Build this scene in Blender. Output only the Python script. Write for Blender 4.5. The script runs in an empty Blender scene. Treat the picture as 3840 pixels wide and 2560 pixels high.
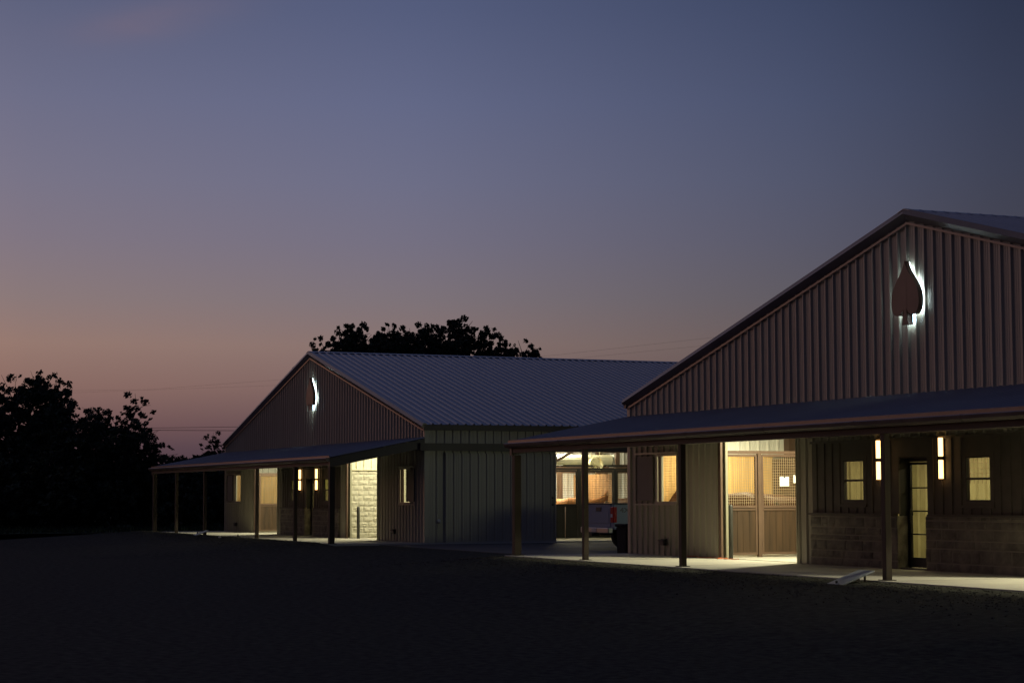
import bpy, bmesh, math, random
from mathutils import Vector, Matrix, noise
random.seed(7)
sc = bpy.context.scene
C = sc.collection
R = math.radians

# ------------------------------------------------------------------ camera
cam = bpy.data.cameras.new('camera'); co = bpy.data.objects.new('camera', cam); C.objects.link(co); sc.camera = co
cam.lens = 67.92; cam.sensor_width = 36; cam.clip_start = .1; cam.clip_end = 3000
yaw, pitch, roll = R(23.783), R(4.546), R(-.147)
_d = Vector((-math.cos(yaw)*math.cos(pitch), math.sin(yaw)*math.cos(pitch), math.sin(pitch)))
_r = Vector((math.sin(yaw), math.cos(yaw), 0)); _u = _r.cross(_d)
_r2 = _r*math.cos(roll)+_u*math.sin(roll); _u2 = -_r*math.sin(roll)+_u*math.cos(roll)
m = Matrix((_r2, _u2, -_d)).transposed().to_4x4(); m.translation = Vector((0, 0, 1.534)); co.matrix_world = m

# ------------------------------------------------------------------ sky at dusk
def lin(c):
    return tuple(((v/255)/12.92 if v/255 <= .04045 else ((v/255+.055)/1.055)**2.4) for v in c)
W = bpy.data.worlds.new('World'); sc.world = W; W.use_nodes = True
nt = W.node_tree; N = nt.nodes; Lk = nt.links; N.clear()
out = N.new('ShaderNodeOutputWorld'); bg = N.new('ShaderNodeBackground'); Lk.new(bg.outputs[0], out.inputs[0])
tc = N.new('ShaderNodeTexCoord')
def wm(op, a, b=None, c=None):
    n = N.new('ShaderNodeMath'); n.operation = op
    for k, v in enumerate((a, b, c)):
        if v is None: continue
        if isinstance(v, (int, float)): n.inputs[k].default_value = v
        else: Lk.new(v, n.inputs[k])
    return n.outputs[0]
def wdot(v):
    n = N.new('ShaderNodeVectorMath'); n.operation = 'DOT_PRODUCT'; Lk.new(tc.outputs['Generated'], n.inputs[0]); n.inputs[1].default_value = v
    return n.outputs['Value']
fx, fy = -math.cos(yaw), math.sin(yaw)
zz = wdot((0, 0, 1)); df = wdot((fx, fy, 0)); dr = wdot((fy, -fx, 0))
az = wm('ARCTAN2', dr, df)                       # world azimuth measured from the barns' bearing
azp = wm('MULTIPLY_ADD', az, .5/math.pi, .5)
zp = wm('MULTIPLY', zz, 2.0)
def ramp(fac, stops, interp='LINEAR'):
    n = N.new('ShaderNodeValToRGB'); Lk.new(fac, n.inputs[0]); cr = n.color_ramp; cr.interpolation = interp
    while len(cr.elements) > 1: cr.elements.remove(cr.elements[-1])
    cr.elements[0].position = stops[0][0]; cr.elements[0].color = (*stops[0][1], 1)
    for p, c in stops[1:]:
        e = cr.elements.new(p); e.color = (*c, 1)
    return n.outputs[0]
ELEV = [(0, (66, 50, 58)), (.0243, (92, 71, 78)), (.036, (112, 85, 86)), (.055, (135, 106, 100)), (.077, (147, 121, 113)), (.1, (136, 121, 123)), (.13, (126, 118, 132)),
        (.16, (118, 116, 137)), (.2, (107, 110, 137)), (.247, (92, 98, 127)), (.35, (80, 88, 120)), (.5, (74, 81, 112))]
base = ramp(zp, [(min(1, z*2), lin(c)) for z, c in ELEV])
def ap(d): return (d+180)/360
azmul = ramp(azp, [(0, (.06, .08, .13)), (ap(-150), (.09, .10, .14)), (ap(-118), (.3, .22, .2)), (ap(-95), (1.0, .74, .56)), (ap(-72), (2.05, 1.52, 1.1)), (ap(-50), (3.5, 2.45, 1.6)), (ap(-36), (3.8, 2.4, 1.5)), (ap(-26), (2.0, 1.5, 1.2)), (ap(-14.8), (1.04, 1.0, .97)), (ap(-3.3), (.85, .9, .97)),
                   (ap(8.5), (.47, .54, .61)), (ap(14.8), (.26, .30, .34)), (ap(20), (.20, .24, .29)), (ap(28), (.165, .205, .26)), (ap(45), (.145, .185, .25)), (ap(120), (.08, .11, .17)), (1, (.06, .08, .13))])
AZS = 1.0
mul = N.new('ShaderNodeMix'); mul.data_type = 'RGBA'; mul.blend_type = 'MULTIPLY'; mul.inputs[0].default_value = 1
hi = N.new('ShaderNodeMix'); hi.data_type = 'RGBA'; hf = N.new('ShaderNodeMapRange'); Lk.new(zz, hf.inputs[0]); hf.inputs[1].default_value = .3; hf.inputs[2].default_value = .8
Lk.new(hf.outputs[0], hi.inputs[0]); Lk.new(azmul, hi.inputs[6]); hi.inputs[7].default_value = (.62, .64, .70, 1)
Lk.new(base, mul.inputs[6]); Lk.new(hi.outputs[2], mul.inputs[7])
# a faint thin wisp of cloud high on the left
nz = N.new('ShaderNodeTexNoise'); mp = N.new('ShaderNodeMapping'); Lk.new(tc.outputs['Generated'], mp.inputs[0]); mp.inputs['Scale'].default_value = (18, 18, 70)
Lk.new(mp.outputs[0], nz.inputs['Vector']); nz.inputs['Scale'].default_value = 1.0; nz.inputs['Detail'].default_value = 5
ea = wm('DIVIDE', wm('SUBTRACT', az, R(-10.6)), .04); ez = wm('DIVIDE', wm('SUBTRACT', wm('SUBTRACT', zz, wm('MULTIPLY', wm('SUBTRACT', az, R(-10.6)), .2)), .238), .009)
gs = wm('EXPONENT', wm('MULTIPLY', wm('ADD', wm('MULTIPLY', ea, ea), wm('MULTIPLY', ez, ez)), -1.0))
cm = wm('MULTIPLY', gs, wm('MULTIPLY', nz.outputs[0], .8))
mixc = N.new('ShaderNodeMix'); mixc.data_type = 'RGBA'; Lk.new(cm, mixc.inputs[0]); Lk.new(mul.outputs[2], mixc.inputs[6]); mixc.inputs[7].default_value = (*lin((121, 106, 122)), 1)
Lk.new(mixc.outputs[2], bg.inputs[0]); bg.inputs[1].default_value = 1.0
sl = bpy.data.lights.new('sun', 'SUN'); sl.energy = .01; sl.angle = R(20); sl.color = (1, .55, .4)
so = bpy.data.objects.new('sun', sl); C.objects.link(so)
_sd = Vector((.62, .75, -.12)); so.rotation_euler = _sd.to_track_quat('-Z', 'Y').to_euler()
sc.view_settings.view_transform = 'Standard'; sc.view_settings.look = 'None'; sc.view_settings.exposure = 0; sc.view_settings.gamma = 1
sc.cycles.max_bounces = 6; sc.cycles.diffuse_bounces = 3; sc.cycles.glossy_bounces = 3

# ------------------------------------------------------------------ materials
MAT = {}
def mat(name, col, rough=.6, metal=0, var=.12, scale=3.0, bump=0., emit=None, est=0, vscale=None, spec=None, detail=4):
    if name in MAT: return MAT[name]
    M = bpy.data.materials.new(name); M.use_nodes = True; t = M.node_tree; b = t.nodes['Principled BSDF']
    b.inputs['Roughness'].default_value = rough; b.inputs['Metallic'].default_value = metal
    if spec is not None: b.inputs['Specular IOR Level'].default_value = spec
    if emit:
        b.inputs['Base Color'].default_value = (*col, 1); b.inputs['Emission Color'].default_value = (*emit, 1); b.inputs['Emission Strength'].default_value = est
        MAT[name] = M; return M
    g = t.nodes.new('ShaderNodeTexCoord'); mpn = t.nodes.new('ShaderNodeMapping'); t.links.new(g.outputs['Object'], mpn.inputs[0])
    if vscale: mpn.inputs['Scale'].default_value = vscale
    n = t.nodes.new('ShaderNodeTexNoise'); n.inputs['Scale'].default_value = scale; n.inputs['Detail'].default_value = detail; t.links.new(mpn.outputs[0], n.inputs['Vector'])
    cr = t.nodes.new('ShaderNodeValToRGB'); cr.color_ramp.elements[0].position = .3; cr.color_ramp.elements[1].position = .7
    cr.color_ramp.elements[0].color = (*[c*(1-var) for c in col], 1); cr.color_ramp.elements[1].color = (*[min(1, c*(1+var)) for c in col], 1)
    t.links.new(n.outputs[0], cr.inputs[0]); t.links.new(cr.outputs[0], b.inputs['Base Color'])
    rr = t.nodes.new('ShaderNodeMapRange'); t.links.new(n.outputs[0], rr.inputs[0]); rr.inputs[3].default_value = max(.02, rough-.08); rr.inputs[4].default_value = min(1, rough+.08)
    t.links.new(rr.outputs[0], b.inputs['Roughness'])
    if bump:
        bn = t.nodes.new('ShaderNodeBump'); bn.inputs['Strength'].default_value = bump; bn.inputs['Distance'].default_value = .02
        n2 = t.nodes.new('ShaderNodeTexNoise'); n2.inputs['Scale'].default_value = scale*6; n2.inputs['Detail'].default_value = 6; t.links.new(mpn.outputs[0], n2.inputs['Vector'])
        t.links.new(n2.outputs[0], bn.inputs['Height']); t.links.new(bn.outputs[0], b.inputs['Normal'])
    MAT[name] = M; return M
tan = mat('tan_sheet_metal', (.36, .33, .26), .36, 0, .07, 1.2, vscale=(1, 1, .15))
porchm = mat('porch_sheet', (.27, .27, .30), .6, .1, .08, .8)
roofm = mat('galvalume_roof', (.30, .32, .37), .38, .35, .08, .8, vscale=(1, 1, 1))
trimm = mat('bronze_trim', (.06, .046, .038), .45, 0, .1, 2)
gutm = mat('bronze_gutter', (.165, .13, .112), .33, .2, .18, 1.1, vscale=(1.2, 1, 1))
steel = mat('brown_steel', (.115, .07, .047), .5, 0, .12, 3)
postm = mat('brown_post_paint', (.034, .024, .019), .55, 0, .15, 3, spec=.25)
blacks = mat('black_steel', (.016, .015, .015), .55, 0, .1, 3)
dpanel = mat('dark_board_paint', (.075, .062, .05), .7, 0, .15, 4)
lighttrim = mat('cream_trim', (.62, .60, .46), .5, 0, .05, 3)
jambm = mat('jamb_trim', (.30, .29, .21), .5, 0, .05, 3)
whitem = mat('white_liner', (.72, .73, .68), .5, 0, .04, 1)
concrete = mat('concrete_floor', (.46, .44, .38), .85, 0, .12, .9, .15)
stallwood = mat('stall_wood', (.05, .026, .011), .6, 0, .35, 2.2, .1, vscale=(4, 4, .35))
yellowwood = mat('pine_lining', (.60, .37, .13), .6, 0, .28, 2.0, .05, vscale=(5, 5, .3))
cmum = mat('split_face_block', (.45, .43, .35), .9, 0, .18, 9, .5)
stonem = mat('rough_stone', (.165, .145, .118), .9, 0, .45, 3.4, .5)
wirem = mat('mesh_wire', (.42, .33, .22), .45, .3, .1, 3)
bwirem = mat('dark_mesh_wire', (.10, .08, .06), .5, .2, .1, 3)
glassm = bpy.data.materials.new('window_glass'); glassm.use_nodes = True
_t = glassm.node_tree; _t.nodes.clear(); _o = _t.nodes.new('ShaderNodeOutputMaterial'); _mx = _t.nodes.new('ShaderNodeMixShader'); _tr = _t.nodes.new('ShaderNodeBsdfTransparent'); _gl = _t.nodes.new('ShaderNodeBsdfGlossy')
_gl.inputs['Roughness'].default_value = .03; _fr = _t.nodes.new('ShaderNodeFresnel'); _fr.inputs[0].default_value = 1.45
_tr.inputs[0].default_value = (.85, .87, .86, 1); _ge = _t.nodes.new('ShaderNodeNewGeometry'); _iv = _t.nodes.new('ShaderNodeMath'); _iv.operation = 'SUBTRACT'; _iv.inputs[0].default_value = 1; _t.links.new(_ge.outputs['Backfacing'], _iv.inputs[1]); _mu = _t.nodes.new('ShaderNodeMath'); _mu.operation = 'MULTIPLY'; _t.links.new(_fr.outputs[0], _mu.inputs[0]); _t.links.new(_iv.outputs[0], _mu.inputs[1]); _t.links.new(_mu.outputs[0], _mx.inputs[0]); _t.links.new(_tr.outputs[0], _mx.inputs[1]); _t.links.new(_gl.outputs[0], _mx.inputs[2]); _t.links.new(_mx.outputs[0], _o.inputs[0])
blindm = bpy.data.materials.new('blind_slats'); blindm.use_nodes = True
_t2 = blindm.node_tree; _t2.nodes.clear(); _o2 = _t2.nodes.new('ShaderNodeOutputMaterial'); _b2 = _t2.nodes.new('ShaderNodeBsdfTranslucent'); _b2.inputs[0].default_value = (.62, .62, .42, 1); _t2.links.new(_b2.outputs[0], _o2.inputs[0])
# ------------------------------------------------------------------ mesh helpers
def bm_new(): return bmesh.new()
def quad(bm, *ps):
    return bm.faces.new([bm.verts.new(p) for p in ps])
def box(bm, a, b, bev=0):
    x0, y0, z0 = a; x1, y1, z1 = b
    if x0 > x1: x0, x1 = x1, x0
    if y0 > y1: y0, y1 = y1, y0
    if z0 > z1: z0, z1 = z1, z0
    v = [bm.verts.new(p) for p in ((x0, y0, z0), (x1, y0, z0), (x1, y1, z0), (x0, y1, z0), (x0, y0, z1), (x1, y0, z1), (x1, y1, z1), (x0, y1, z1))]
    fs = [bm.faces.new([v[i] for i in q]) for q in ((0, 3, 2, 1), (4, 5, 6, 7), (0, 1, 5, 4), (1, 2, 6, 5), (2, 3, 7, 6), (3, 0, 4, 7))]
    if bev:
        es = list({e for f in fs for e in f.edges})
        bmesh.ops.bevel(bm, geom=es, offset=bev, segments=2, affect='EDGES', profile=.5)
def bar(bm, p, q, w, h=None, up=(0, 0, 1), bev=0):
    p = Vector(p); q = Vector(q); h = h or w; d = (q-p).normalized(); u = Vector(up)
    if abs(d.dot(u)) > .98: u = Vector((1, 0, 0))
    s = d.cross(u).normalized()*w/2; t = s.cross(d).normalized()*h/2
    v = [bm.verts.new(c+k) for c in (p, q) for k in (-s-t, s-t, s+t, -s+t)]
    for f in ((3, 2, 1, 0), (4, 5, 6, 7), (0, 1, 5, 4), (1, 2, 6, 5), (2, 3, 7, 6), (3, 0, 4, 7)): bm.faces.new([v[i] for i in f])
def tube(bm, pts, rad, n=10, cap=True):
    rings = []; pts = [Vector(p) for p in pts]
    for i, p in enumerate(pts):
        d = (pts[min(i+1, len(pts)-1)]-pts[max(i-1, 0)]).normalized(); u = Vector((0, 0, 1)) if abs(d.z) < .9 else Vector((1, 0, 0))
        s = d.cross(u).normalized(); t = s.cross(d).normalized(); r = rad[i] if isinstance(rad, (list, tuple)) else rad
        rings.append([bm.verts.new(p+s*r*math.cos(2*math.pi*k/n)+t*r*math.sin(2*math.pi*k/n)) for k in range(n)])
    for a, b in zip(rings, rings[1:]):
        for k in range(n): f = bm.faces.new((a[k], a[(k+1) % n], b[(k+1) % n], b[k])); f.smooth = True
    if cap: bm.faces.new(rings[0][::-1]); bm.faces.new(rings[-1])
def prism(bm, poly, axis, a, b):
    def P(p, t): q = list(p); q.insert(axis, t); return q
    va = [bm.verts.new(P(p, a)) for p in poly]; vb = [bm.verts.new(P(p, b)) for p in poly]; n = len(poly)
    bm.faces.new(va[::-1]); bm.faces.new(vb)
    for k in range(n): bm.faces.new((va[k], va[(k+1) % n], vb[(k+1) % n], vb[k]))
def obj(name, bm, m, parent=None, loc=None):
    bmesh.ops.recalc_face_normals(bm, faces=bm.faces) if name not in ('sheet',) else None
    me = bpy.data.meshes.new(name); bm.to_mesh(me); bm.free()
    for mm in (m if isinstance(m, (list, tuple)) else [m]): me.materials.append(mm)
    o = bpy.data.objects.new(name, me); C.objects.link(o)
    if parent: o.parent = parent
    if loc: o.location = loc
    return o
def obj_each(name, bm, m, parent=None):
    """one object for every separate piece in the mesh"""
    left = set(bm.verts); res = []
    while left:
        st = [left.pop()]; isl = set(st)
        while st:
            v = st.pop()
            for e in v.link_edges:
                o = e.other_vert(v)
                if o in left: left.discard(o); isl.add(o); st.append(o)
        nb = bmesh.new(); mp_ = {v: nb.verts.new(v.co) for v in isl}
        for f in bm.faces:
            if f.verts[0] in isl: nb.faces.new([mp_[v] for v in f.verts])
        res.append(obj(name, nb, m, parent))
    bm.free(); return res
def tag(o, label=None, cat=None, group=None, kind=None):
    if label: o['label'] = label
    if cat: o['category'] = cat
    if group: o['group'] = group
    if kind: o['kind'] = kind
    return o
def thing(name, loc, label, cat, group=None, rz=0):
    o = bpy.data.objects.new(name, None); C.objects.link(o); o.location = loc; o.rotation_euler = (0, 0, rz); o.empty_display_size = .2
    return tag(o, label, cat, group)
PROF = [(0, 0), (.04, 0), (.068, .046), (.092, .046), (.122, 0), (.182, 0), (.188, .006), (.2, .006), (.206, 0), (.24, 0), (.246, .006), (.258, .006), (.264, 0), (.3048, 0)]
ROOFP = [(0, 0), (.04, 0), (.065, .048), (.10, .048), (.125, 0), (.21, 0), (.218, .004), (.23, .004), (.238, 0), (.3048, 0)]
def sheet(bm, org, along, up, nrm, s0, s1, h0, h1, prof=PROF, phase=0.0, kinks=()):
    """ribbed metal sheet from s0 to s1; h0, h1 numbers or functions of s"""
    org, along, up, nrm = map(Vector, (org, along, up, nrm)); P = prof[-1][0]
    f0 = h0 if callable(h0) else (lambda s: h0); f1 = h1 if callable(h1) else (lambda s: h1)
    def dep(s):
        t = (s-phase) % P
        for (a, da), (b, db) in zip(prof, prof[1:]):
            if a <= t <= b: return da+(db-da)*(t-a)/(b-a)
        return 0
    S = {s0, s1, *[k for k in kinks if s0 < k < s1]}
    k = math.floor((s0-phase)/P)
    while k*P+phase < s1:
        for a, _ in prof[:-1]:
            s = k*P+phase+a
            if s0+1e-4 < s < s1-1e-4: S.add(s)
        k += 1
    S = sorted(S); prev = None
    for s in S:
        d = dep(s+1e-6 if s == s0 else s-1e-6 if s == s1 else s)
        b = org+along*s+nrm*d; cur = (bm.verts.new(b+up*f0(s)), bm.verts.new(b+up*f1(s)))
        if prev: bm.faces.new((prev[0], cur[0], cur[1], prev[1]))
        prev = cur
def wires(bm, axis, c, a0, a1, z0, z1, da=.06, dz=.065, r=.006):
    """square wire grid in a vertical plane; axis 0: plane x=c spanning y; axis 1: plane y=c spanning x"""
    def P(a, z, e=0): return (c+e, a, z) if axis == 0 else (a, c+e, z)
    n = max(1, round((a1-a0)/da))
    for i in range(1, n):
        a = a0+(a1-a0)*i/n; bar(bm, P(a, z0), P(a, z1), r)
    n = max(1, round((z1-z0)/dz))
    for i in range(1, n):
        z = z0+(z1-z0)*i/n; bar(bm, P(a0, z, r), P(a1, z, r), r)
def boards(bm, axis, c, a0, a1, z0, z1, w=.2, th=.03, seed=1):
    rnd = random.Random(seed); a = a0
    while a < a1-.03:
        b = min(a1, a+w*rnd.uniform(.85, 1.15)); j = rnd.uniform(0, .006)
        if a1-b < .05: b = a1
        if axis == 0: box(bm, (c-th/2-j, a+.003, z0), (c+th/2+j, b-.003, z1))
        else: box(bm, (a+.003, c-th/2-j, z0), (b-.003, c+th/2+j, z1))
        a = b
def blockwall(bm, axis, c, sgn, a0, a1, z0, z1, bw=.4, bh=.2, rel=.03, seed=3, irregular=False):
    """rough-faced masonry; the face looks along sgn on the given axis"""
    rnd = random.Random(seed); z = z0; row = 0
    def P(a, z, d): return (c+sgn*d, a, z) if axis == 0 else (a, c+sgn*d, z)
    quad(bm, P(a0, z0, 0), P(a1, z0, 0), P(a1, z1, 0), P(a0, z1, 0))
    while z < z1-.02:
        hh = bh*rnd.choice((.75, 1.1, 1.5, 1.9)) if irregular else bh
        zt = min(z1, z+hh); a = a0-(bw/2 if row % 2 else 0)
        if irregular: a = a0-rnd.uniform(0, .3)
        while a < a1:
            ww = bw*rnd.uniform(.6, 1.8) if irregular else bw
            jg = .012 if irregular else .006; b0 = max(a0, a+jg); b1 = min(a1, a+ww-jg)
            if b1-b0 > .02:
                nx = max(2, int((b1-b0)/.05)); nzz = max(2, int((zt-z)/.05)); off = rnd.uniform(0, .015) if irregular else 0; sd = rnd.uniform(0, 99)
                G = []
                for i in range(nx+1):
                    col = []
                    for j in range(nzz+1):
                        aa = b0+(b1-b0)*i/nx; z2 = z+jg+(zt-z-2*jg)*j/nzz; edge = i in (0, nx) or j in (0, nzz)
                        d = .008+off if edge else .012+off+rel*max(0, .5+noise.noise(Vector((aa*7+sd, z2*9, sd)))*.9)*rnd.uniform(.55, 1.1)
                        col.append(bm.verts.new(P(aa, z2, d)))
                    G.append(col)
                for i in range(nx):
                    for j in range(nzz): bm.faces.new((G[i][j], G[i+1][j], G[i+1][j+1], G[i][j+1]))
                def skirt(ring):
                    for q1, q2 in zip(ring, ring[1:]):
                        def back(v): return bm.verts.new((c, v.co.y, v.co.z) if axis == 0 else (v.co.x, c, v.co.z))
                        bm.faces.new((q1, q2, back(q2), back(q1)))
                skirt([g[0] for g in G]); skirt([g[-1] for g in G]); skirt(G[0]); skirt(G[-1])
            a += ww
        z = zt; row += 1

# ------------------------------------------------------------------ terrain
gravel = mat('dark_gravel', (.042, .043, .035), .95, 0, .5, 7, .8, detail=8, spec=.05)
grassm = mat('dusk_grass', (.035, .05, .03), .95, 0, .4, 2, .8, detail=8, spec=.05)
def gz(x, y):
    d = max(0, 19.93-y); k = 1.0
    for x0, x1 in ((-87.2, -61.4), (-45.8, -20)): k = min(k, max(0, (x0-x)/1.5, (x-x1)/1.5))
    b = .11*(1-k) if y < 20.25 else 0
    return -.13+b-min(.30+b, .055*d)+.008*noise.noise(Vector((x*.25, y*.25, 0)))*min(1, d*.3)
bm = bm_new()
xs = [-900, -400, -200, -150, -120, -105]+[-98+i*1.5 for i in range(72)]+[30, 60, 150, 400, 900]
ys = [-400, -150, -60, -30, -15]+[-8+i*1.2 for i in range(24)]+[19.93, 20.19, 20.26, 22, 25, 27, 30, 40, 60, 90, 130, 200, 400, 900]
V = [[bm.verts.new((x, y, gz(x, y))) for y in ys] for x in xs]
for i in range(len(xs)-1):
    for j in range(len(ys)-1): bm.faces.new((V[i][j], V[i+1][j], V[i+1][j+1], V[i][j+1]))
g = obj('ground', bm, gravel); tag(g, kind='structure')
# loose pebbles along the slab edges (real stones, one object)
bm = bm_new(); rs = random.Random(5)
PV = []; PF = []
def pebble(x, y, s):
    z = gz(x, y)+s*.15; a = rs.uniform(0, 6); ca, sa = math.cos(a)*s, math.sin(a)*s; k = rs.uniform(.6, 1.2); n = len(PV)
    PV.extend([(x+ca, y+sa, z), (x-sa*k, y+ca*k, z+.1*s), (x-ca*.9, y-sa*.9, z), (x+sa*k, y-ca*k, z), (x+.1*s, y, z+s*.6), (x, y, z-s*.5)])
    PF.extend([(n+i, n+(i+1) % 4, n+4) for i in range(4)]+[(n+(i+1) % 4, n+i, n+5) for i in range(4)])
for bx0 in (-45.6, -86.98):
    for i in range(4000):
        pebble(bx0+rs.uniform(-3, 26.5), (19.92 if bx0 > -60 else 20.18)-abs(rs.gauss(0, 1.3)), rs.uniform(.008, .03))
me_ = bpy.data.meshes.new('g'); me_.from_pydata(PV, [], PF); bm.from_mesh(me_)
tag(obj('gravel', bm, mat('gravel_stone', (.075, .070, .058), .9, 0, .4, 8, spec=.1)), 'loose pale gravel scattered along the slab edges', 'gravel', kind='stuff')
bm = bm_new()
P = [(-700, -300), (-87, -300), (-87.5, 2), (-88, 14), (-88.5, 26), (-89.5, 60), (-50, 75), (30, 80), (30, 600), (-700, 600)]
bm.faces.new([bm.verts.new((x, y, -.122)) for x, y in P]); o = obj('grass_field', bm, grassm); tag(o, kind='structure')
# tussocks at the far edge of the lot
bm = bm_new(); rs = random.Random(6)
for i in range(5200):
    x = -88.6-abs(rs.gauss(0, 7)); y = rs.uniform(-2, 40); h = rs.uniform(.08, .3); a = rs.uniform(0, 3.14); w = .05
    p = Vector((x, y, -.13)); s = Vector((math.cos(a), math.sin(a), 0))*w; l = Vector((rs.uniform(-.08, .08), rs.uniform(-.08, .08), h))
    bm.faces.new([bm.verts.new(q) for q in (p-s, p+s, p+l)])
tag(obj('grass', bm, grassm), 'dark rough grass beyond the far edge of the gravel lot', 'grass', kind='stuff')

# ------------------------------------------------------------------ barn
BW, BL, ZE, ZR = 25.36, 36.0, 4.02, 7.36
def zg(u): return ZE-.03+(ZR-ZE)*(1-abs(u-BW/2)/(BW/2))
def area(name, parent, loc, energy, sx=1.2, sy=.3, col=(1, .93, .62), rot=(0, 0, 0)):
    l = bpy.data.lights.new(name, 'AREA'); l.shape = 'RECTANGLE'; l.size = sx; l.size_y = sy; l.energy = energy; l.color = col
    o = bpy.data.objects.new(name, l); C.objects.link(o); o.parent = parent; o.location = loc; o.rotation_euler = rot; return o
WARM = (1, .93, .62)
def window_unit(root, u0, u1, z0, z1, blind=False):
    """sash window in the facade, glass set back 6 cm"""
    bm = bm_new(); w = .032
    for a, b in (((u0, z0), (u0+w, z1)), ((u1-w, z0), (u1, z1)), ((u0+w, z0), (u1-w, z0+w)), ((u0+w, z1-w), (u1-w, z1))):
        box(bm, (a[0], -.042, a[1]), (b[0], .01, b[1]))
    zm = (z0+z1)/2; box(bm, (u0+w, -.038, zm-.02), (u1-w, .006, zm+.025))
    win = obj('window', bm, blacks, root)
    bm = bm_new(); t = .09
    for a, b in (((u0-t, z0-t), (u0, z1+t)), ((u1, z0-t), (u1+t, z1+t)), ((u0, z1), (u1, z1+t)), ((u0, z0-t), (u1, z0))):
        box(bm, (a[0], -.045, a[1]), (b[0], .06, b[1]))
    box(bm, (u0-t-.02, -.075, z0-t-.03), (u1+t+.02, -.045, z0-t+.02))
    obj('frame', bm, dpanel, win)
    bm = bm_new(); box(bm, (u0+w, -.015, z0+w), (u1-w, -.010, z1-w)); obj('pane', bm, glassm, win)
    if blind:
        bm = bm_new(); z = z1-w-.01
        while z > zm+.03:
            box(bm, (u0+w+.005, .03, z-.022), (u1-w-.005, .033, z)); z -= .028
        obj('blind', bm, blindm, win)
def stall_front(root, name, u, v0, v1, posts, frame, boardm, wm, z0=.06, zs=1.24, zt=2.52, ztop=2.62, gate=None, da=.06, dz=.065, r=.0085, sgn=1):
    bm = bm_new(); w = .09
    for v in posts: box(bm, (u-.05, v-.05, 0), (u+.05, v+.05, ztop))
    box(bm, (u-.045, v0, zt+.02), (u+.045, v1, ztop-.003))
    st = obj(name, bm, frame, root)
    edges = sorted(posts)
    for a, b in zip(edges, edges[1:]):
        a += .055; b -= .055; g = .012; bm = bm_new(); f = .05
        A_, B_ = a+g, b-g
        box(bm, (u-.03, A_, z0), (u+.03, A_+f, zt)); box(bm, (u-.03, B_-f, z0), (u+.03, B_, zt))
        for z in (z0, zs-.03, zt-f): box(bm, (u-.028, A_+f, z), (u+.028, B_-f, z+f+.01))
        box(bm, (u+sgn*.03, A_+f*.6, zs-.09), (u+sgn*.042, B_-f*.6, zs-.055))
        pn = obj('stall_gate', bm, frame, st)
        bm = bm_new(); boards(bm, 0, u, A_+f, B_-f, z0+f+.01, zs-.03, .19, .025, int(a*10)+3); obj('boards', bm, boardm, pn)
        bm = bm_new(); wires(bm, 0, u, A_+f, B_-f, zs+.03, zt-f, da, dz, r); obj('wire_mesh', bm, wm, pn)
        bm = bm_new()
        for z in (z0+.2, zt-.35): tube(bm, [(u+sgn*.05, A_-.01, z), (u+sgn*.05, A_-.01, z+.12)], .014, 8)
        obj_each('hinge', bm, frame, pn)
    return st
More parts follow.
